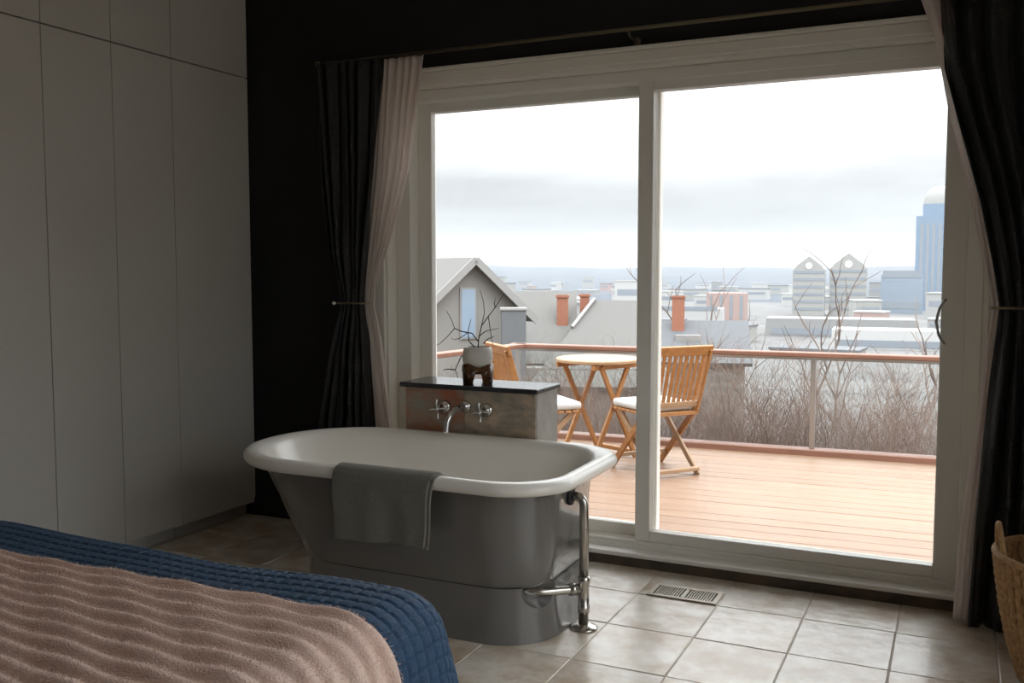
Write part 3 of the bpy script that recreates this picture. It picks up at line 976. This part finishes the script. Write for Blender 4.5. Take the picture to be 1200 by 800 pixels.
protos = [shrub((0, 0, 0), 1.62, .56, 100, 11 + k, 'leafless tangled shrub in the hedge right behind the deck railing') for k in range(3)]
spots = []
for k in range(9):
    X = -4.35 + k * .98
    spots.append((X, 8.15 + .056 * (X + 1.8) + rnd.uniform(-.05, .1), 1.0))
for k in range(8):
    X = -5.6 + k * 1.22
    spots.append((X, 9.75 + rnd.uniform(-.1, .3), 1.3))
for i, (x, y, k) in enumerate(spots):
    o = protos[i] if i < 3 else copy_tree(protos[i % 3])
    o.location = (x, y, float(land_z(np.array(x), np.array(y))) - .05)
    o.rotation_euler.z = rnd.uniform(0, 6.28)
    s_ = rnd.uniform(.88, .98) * k
    o.scale = (s_ * .9, s_ * .9, s_)
    if i >= 9:
        o['label'] = 'leafless tangled shrub in the second row behind the deck hedge'


def bare_tree(loc, h, seed, label, rad=.10, lean=(0, 0), group='bare trees below the deck'):
    r = random.Random(seed)
    t = empty('bare_tree', loc, 0, label, 'tree', group)
    tb_, bb_ = bmesh.new(), bmesh.new()
    def limb(bm, p, d, L, rad_, lev):
        pts = [p]; q = p
        for i in range(5):
            d = (d + Vector((r.uniform(-.22, .22), r.uniform(-.22, .22), r.uniform(-.05, .15)))).normalized()
            q = q + d * (L / 5); pts.append(q)
        tube(bm, pts, [rad_ * (1 - .6 * i / 5) for i in range(6)], 5 if lev else 8, False)
        if lev < 2:
            for i in range(2, 6):
                for _ in range(1 if lev else 2):
                    nd = (d + Vector((r.uniform(-1, 1), r.uniform(-1, 1), r.uniform(-.1, .7)))).normalized()
                    limb(bb_, pts[i], nd, L * r.uniform(.35, .55), rad_ * .5, lev + 1)
    limb(tb_, Vector((0, 0, 0)), Vector((lean[0], lean[1], 1)).normalized(), h * .62, rad, 0)
    obj('trunk', tb_, 'bare_bark', t); obj('branches', bb_, 'bare_bark', t)
    return t


def gz(x, y): return float(land_z(np.array(float(x)), np.array(float(y))))
for i, (x, y, h, lean, lab) in enumerate([
        (-6.9, 34.0, 9.3, (-.25, 0), 'tall leafless tree leaning left in front of the twin towers'),
        (-4.7, 32.5, 8.6, (.12, 0), 'leafless forked tree in front of the right twin tower'),
        (-7.6, 26, 5.8, (.1, 0), 'low brown leafless tree beside the brick chimney'),
        (-3.0, 24, 5.2, (0, 0), 'low leafless tree beyond the middle of the railing'),
        (-1.2, 23, 5.0, (.1, 0), 'low leafless tree beyond the right end of the railing')]):
    bare_tree((x, y, gz(x, y) - .1), h, 50 + i, lab, .065 if i < 2 else .05, lean)

# ---- neighbouring houses
def gable_house(name, loc, rz, W_, D_, eave, ridge, base, label, wallm='house_siding', roofm='house_roof'):
    """gable end faces local -Y; ridge runs along local +Y"""
    t = empty(name, loc, rz, label, 'house')
    b = bmesh.new()
    prof = [(-W_ / 2, base), (W_ / 2, base), (W_ / 2, eave), (0, ridge), (-W_ / 2, eave)]
    f = [b.verts.new((x, 0, z)) for x, z in prof]; k = [b.verts.new((x, D_, z)) for x, z in prof]
    b.faces.new(f); b.faces.new(k[::-1])
    for i in range(5): b.faces.new((f[i], k[i], k[(i + 1) % 5], f[(i + 1) % 5]))
    bmesh.ops.recalc_face_normals(b, faces=b.faces)
    obj('wall', b, wallm, t)
    for s in (-1, 1):
        sl = (ridge - eave) / (W_ / 2); ov = .25
        b = bmesh.new()
        bar(b, (s * (W_ / 4 + ov / 2), -.25, (ridge + eave) / 2 - sl * ov / 2 + .05), (s * (W_ / 4 + ov / 2), D_ + .2, (ridge + eave) / 2 - sl * ov / 2 + .05),
            math.hypot(W_ / 2 + ov, sl * (W_ / 2 + ov)), .09, (s, 0, -sl), 0)
        obj('roof_slope', b, roofm, t)
        b = bmesh.new(); bar(b, (0, -.28, ridge + .03), (s * (W_ / 2 + ov), -.28, eave - sl * ov + .03), .03, .17, (0, 1, 0), 0)
        obj('bargeboard', b, 'house_trim', t)
    return t


h1 = gable_house('gabled_house', (-10.35, 19.5, 0), R(60), 3.0, 7, .30, 1.56, -9, 'grey gabled house beyond the left side of the deck')
wn_ = obj('window', bx(-.28, .16, -.035, -.001, -.25, .95), 'house_trim', h1)
obj('pane', bx(-.24, .12, -.045, -.036, -.21, .91), 'house_pane', wn_)
ch = empty('flue_box', (-9.25, 19.55, 0), R(28), 'grey boxy metal flue beside the gabled house', 'chimney')
obj('shaft', bx(-.28, .28, -.22, .22, -9, .44, .01), 'flue_grey', ch)
obj('cap', bx(-.31, .31, -.25, .25, .44, .50, .01), 'house_trim', ch)

# long low roof right of it: ridge across the view
h2 = empty('long_roof_house', (-6.6, 21.6, 0), R(22), 'long pale grey roof with white-edged valley and brick chimneys', 'house')
obj('wall', bx(-3.0, .05, .2, 2.2, -9, -1.0), 'house_siding', h2)
b = bmesh.new()                                       # near slope, its left edge cut along the valley
q4 = [(-1.30, 2.0, .58), (.15, 2.0, .58), (.15, -.2, -1.40), (-2.95, -.2, -1.40)]
f = [b.verts.new(v) for v in q4]; k = [b.verts.new((v[0], v[1] + .09, v[2] - .10)) for v in q4]
b.faces.new(f); b.faces.new(k[::-1])
for i_ in range(4): b.faces.new((f[i_], k[i_], k[(i_ + 1) % 4], f[(i_ + 1) % 4]))
bmesh.ops.recalc_face_normals(b, faces=b.faces)
obj('roof_slope', b, 'house_roof', h2)
b = bmesh.new(); bar(b, (-3.4, 1.8, -.12), (-1.75, 1.8, -.12), .12, 2.6, (0, -.67, .74), 0)
obj('roof_slope', b, 'house_roof', h2)
b = bmesh.new(); bar(b, (-1.87, 1.24, -.08), (-1.30, 1.98, .61), .10, .08, (0, -.67, .74), 0); obj('flashing', b, 'house_trim', h2)
def chimney(par, x, y, z0, z1, w):
    c_ = obj('chimney', bx(x - w, x + w, y - w * .9, y + w * .9, z0, z1, .01), 'brick_red', par)
    obj('chimney_cap', bx(x - w - .03, x + w + .03, y - w * .9 - .03, y + w * .9 + .03, z1 - .07, z1, .005), 'brick_red', c_)
chimney(h2, -2.12, 1.9, -1.2, .72, .145)
chimney(h2, -1.55, 2.1, -1.2, .74, .12)
h3 = empty('slate_roof_house', (-7.0, 30.5, 0), R(16), 'dark slate roof with one brick chimney behind the right deck chair', 'house')
obj('wall', bx(-1.6, .8, .4, 3, -12, -1.4), 'house_siding', h3)
b = bmesh.new(); bar(b, (-1.9, .9, -1.05), (1.0, .9, -1.05), .14, 2.3, (0, -.55, .83), 0)
obj('roof_slope', b, 'slate_roof', h3)
chimney(h3, -1.36, 1.5, -1.6, .50, .21)
sk = obj('skylight', bx(-1.45, -.6, .85, 1.15, -1.02, -.80, .01), 'house_trim', h3)

# ---- the city in the valley
VZ = -31
def tower(name, loc, rz, w, d, h, label, cat, wallm, bands=0, winm='city_window', cols=0):
    t = empty(name, loc, rz, label, cat)
    obj('wall', bx(-w / 2, w / 2, -d / 2, d / 2, 0, h), wallm, t)
    for k in range(bands):
        z = h * (.12 + .8 * k / max(1, bands - 1))
        obj('window_band', bx(-w * .46, w * .46, -d / 2 - .25, -d / 2 + .1, z, z + h * .8 / bands * .45), winm, t)
    for k in range(cols):
        x = -w * .38 + w * .76 * k / max(1, cols - 1)
        obj('window_column', bx(x - w * .035, x + w * .035, -d / 2 - .25, -d / 2 + .1, h * .05, h * .92), winm, t)
    return t
for x, y, w, zt, lab in [(-102.5, 728, 22.5, 12.0, 'left of the twin pale towers with pointed gable tops'), (-76.5, 741, 26, 14.2, 'right of the twin pale towers with pointed gable tops')]:
    hh = zt - VZ - w * .42
    t = tower('twin_tower', (x, y, VZ), R(6), w, 20, hh, lab, 'tower', 'city_stone', bands=6)
    b = bmesh.new()
    for (s0, s1) in ((-1, 1),):
        pf = [(-w * .48, hh), (w * .48, hh), (w * .36, hh + w * .16), (w * .30, hh + w * .2), (0, hh + w * .44), (-w * .30, hh + w * .2), (-w * .36, hh + w * .16)]
        f = [b.verts.new((px, -9.8, pz)) for px, pz in pf]; k = [b.verts.new((px, 9.8, pz)) for px, pz in pf]
        b.faces.new(f); b.faces.new(k[::-1])
        for i in range(len(pf)): b.faces.new((f[i], k[i], k[(i + 1) % len(pf)], f[(i + 1) % len(pf)]))
    bmesh.ops.recalc_face_normals(b, faces=b.faces)
    g = obj('gable_top', b, 'city_stone', t)
    obj('round_window', lathe(bmesh.new(), [(0, 9.8), (w * .10, 9.8), (w * .10, 10.2), (0, 10.2)], 20, (0, 0, hh + w * .13), 'y'), 'white_trim', g)
t = tower('skyscraper', (-19, 874, VZ), R(3), 36, 36, 78, 'tall blue glass skyscraper at the right of the skyline', 'tower', 'tower_blue', cols=7)
obj('stepped_shaft', bx(-13, 15, -15, 15, 78, 88), 'tower_blue', t)
obj('crown', lathe(bmesh.new(), [(13, 88), (12.5, 93), (11, 97), (8, 101), (4, 103), (0, 103.5), ], 24), 'city_stone', t, smooth=True)
tower('brick_block', (-143, 640, VZ), R(8), 26, 20, 18, 'reddish brick block left of the twin towers', 'building', 'city_brick', cols=4)
tower('flat_office', (-43, 800, VZ), R(4), 30, 22, 30, 'blue-grey flat-roofed office between twin towers and skyscraper', 'building', 'city_blue', bands=2)
tower('long_hall', (-150, 520, VZ), R(10), 62, 26, 12, 'long pale hall with dark windows in the middle distance', 'building', 'city_pale', bands=2)
tower('long_hall', (-55, 500, VZ), R(6), 70, 26, 9, 'long low white-roofed hall below the twin towers', 'building', 'city_pale', bands=1)
tower('long_hall', (-28, 430, VZ), R(4), 44, 22, 8, 'low pale hall under the blue skyscraper', 'building', 'city_pale', bands=1)
cityb = []
proto = None
tries = 0
while len(cityb) < 95 and tries < 4000:
    tries += 1
    d = 330 * (6.0 ** rnd.random())
    px = rnd.uniform(495, 1150)
    az = R(25.4) - math.atan((px - 600) / 1110)
    x, y = -d * math.sin(az), d * math.cos(az)
    w, dp, hh = rnd.uniform(10, 32), rnd.uniform(10, 24), rnd.uniform(5, 15) if rnd.random() < .85 else rnd.uniform(15, 24)
    if any(abs(x - c[0]) < w + c[2] and abs(y - c[1]) < dp + c[3] for c in cityb): continue
    if any(math.hypot(x - a, y - c) < 60 for a, c in ((-102, 728), (-76, 741), (-19, 874), (-143, 640), (-43, 800))): continue
    if any(math.hypot(x - a, y - c) < 55 for a, c in ((-150, 520), (-55, 500), (-28, 430))): continue
    cityb.append((x, y, w, dp))
    t = empty('city_building', (x, y, VZ), rnd.uniform(-.3, .3), 'small hazy building in the city below the hills', 'building', 'small hazy city buildings')
    wm = rnd.choice(('city_pale', 'city_pale', 'city_pale', 'city_stone', 'city_brick')); rf = rnd.choice(('city_pale', 'slate_roof'))
    obj('wall', bx(-w / 2, w / 2, -dp / 2, dp / 2, 0, hh), wm, t)
    obj('roof', bx(-w / 2 - .4, w / 2 + .4, -dp / 2 - .4, dp / 2 + .4, hh, hh + .8), rf, t)
    t['label'] = 'small %s city building with a %s flat roof, %s' % (
        {'city_pale': 'pale', 'city_stone': 'stone-grey', 'city_brick': 'brick-red'}[wm], {'city_pale': 'pale', 'slate_roof': 'dark'}[rf],
        'seen through the left door panel' if px < 765 else ('left of the twin towers' if px < 925 else 'near the twin towers and skyscraper'))
    obj('window_band', bx(-w * .42, w * .42, -dp / 2 - .15, -dp / 2 + .1, hh * .5, hh * .72), 'city_window', t)

# thin winter haze lying over the valley
hz = bpy.data.materials.new('haze'); hz.use_nodes = True
nt = hz.node_tree; nt.nodes.remove(nt.nodes['Principled BSDF'])
vs = N(nt, 'ShaderNodeVolumeScatter', Density=.00011, Anisotropy=0.)
vs.inputs['Color'].default_value = (.86, .93, 1.0, 1)
nt.links.new(vs.outputs[0], nt.nodes['Material Output'].inputs['Volume'])
hb_ = bx(-4200, 900, 60, 5200, -60, 110)
ho = obj('haze', hb_, hz); ho['kind'] = 'stuff'
tag(ho, 'thin winter haze lying over the city valley', 'haze')
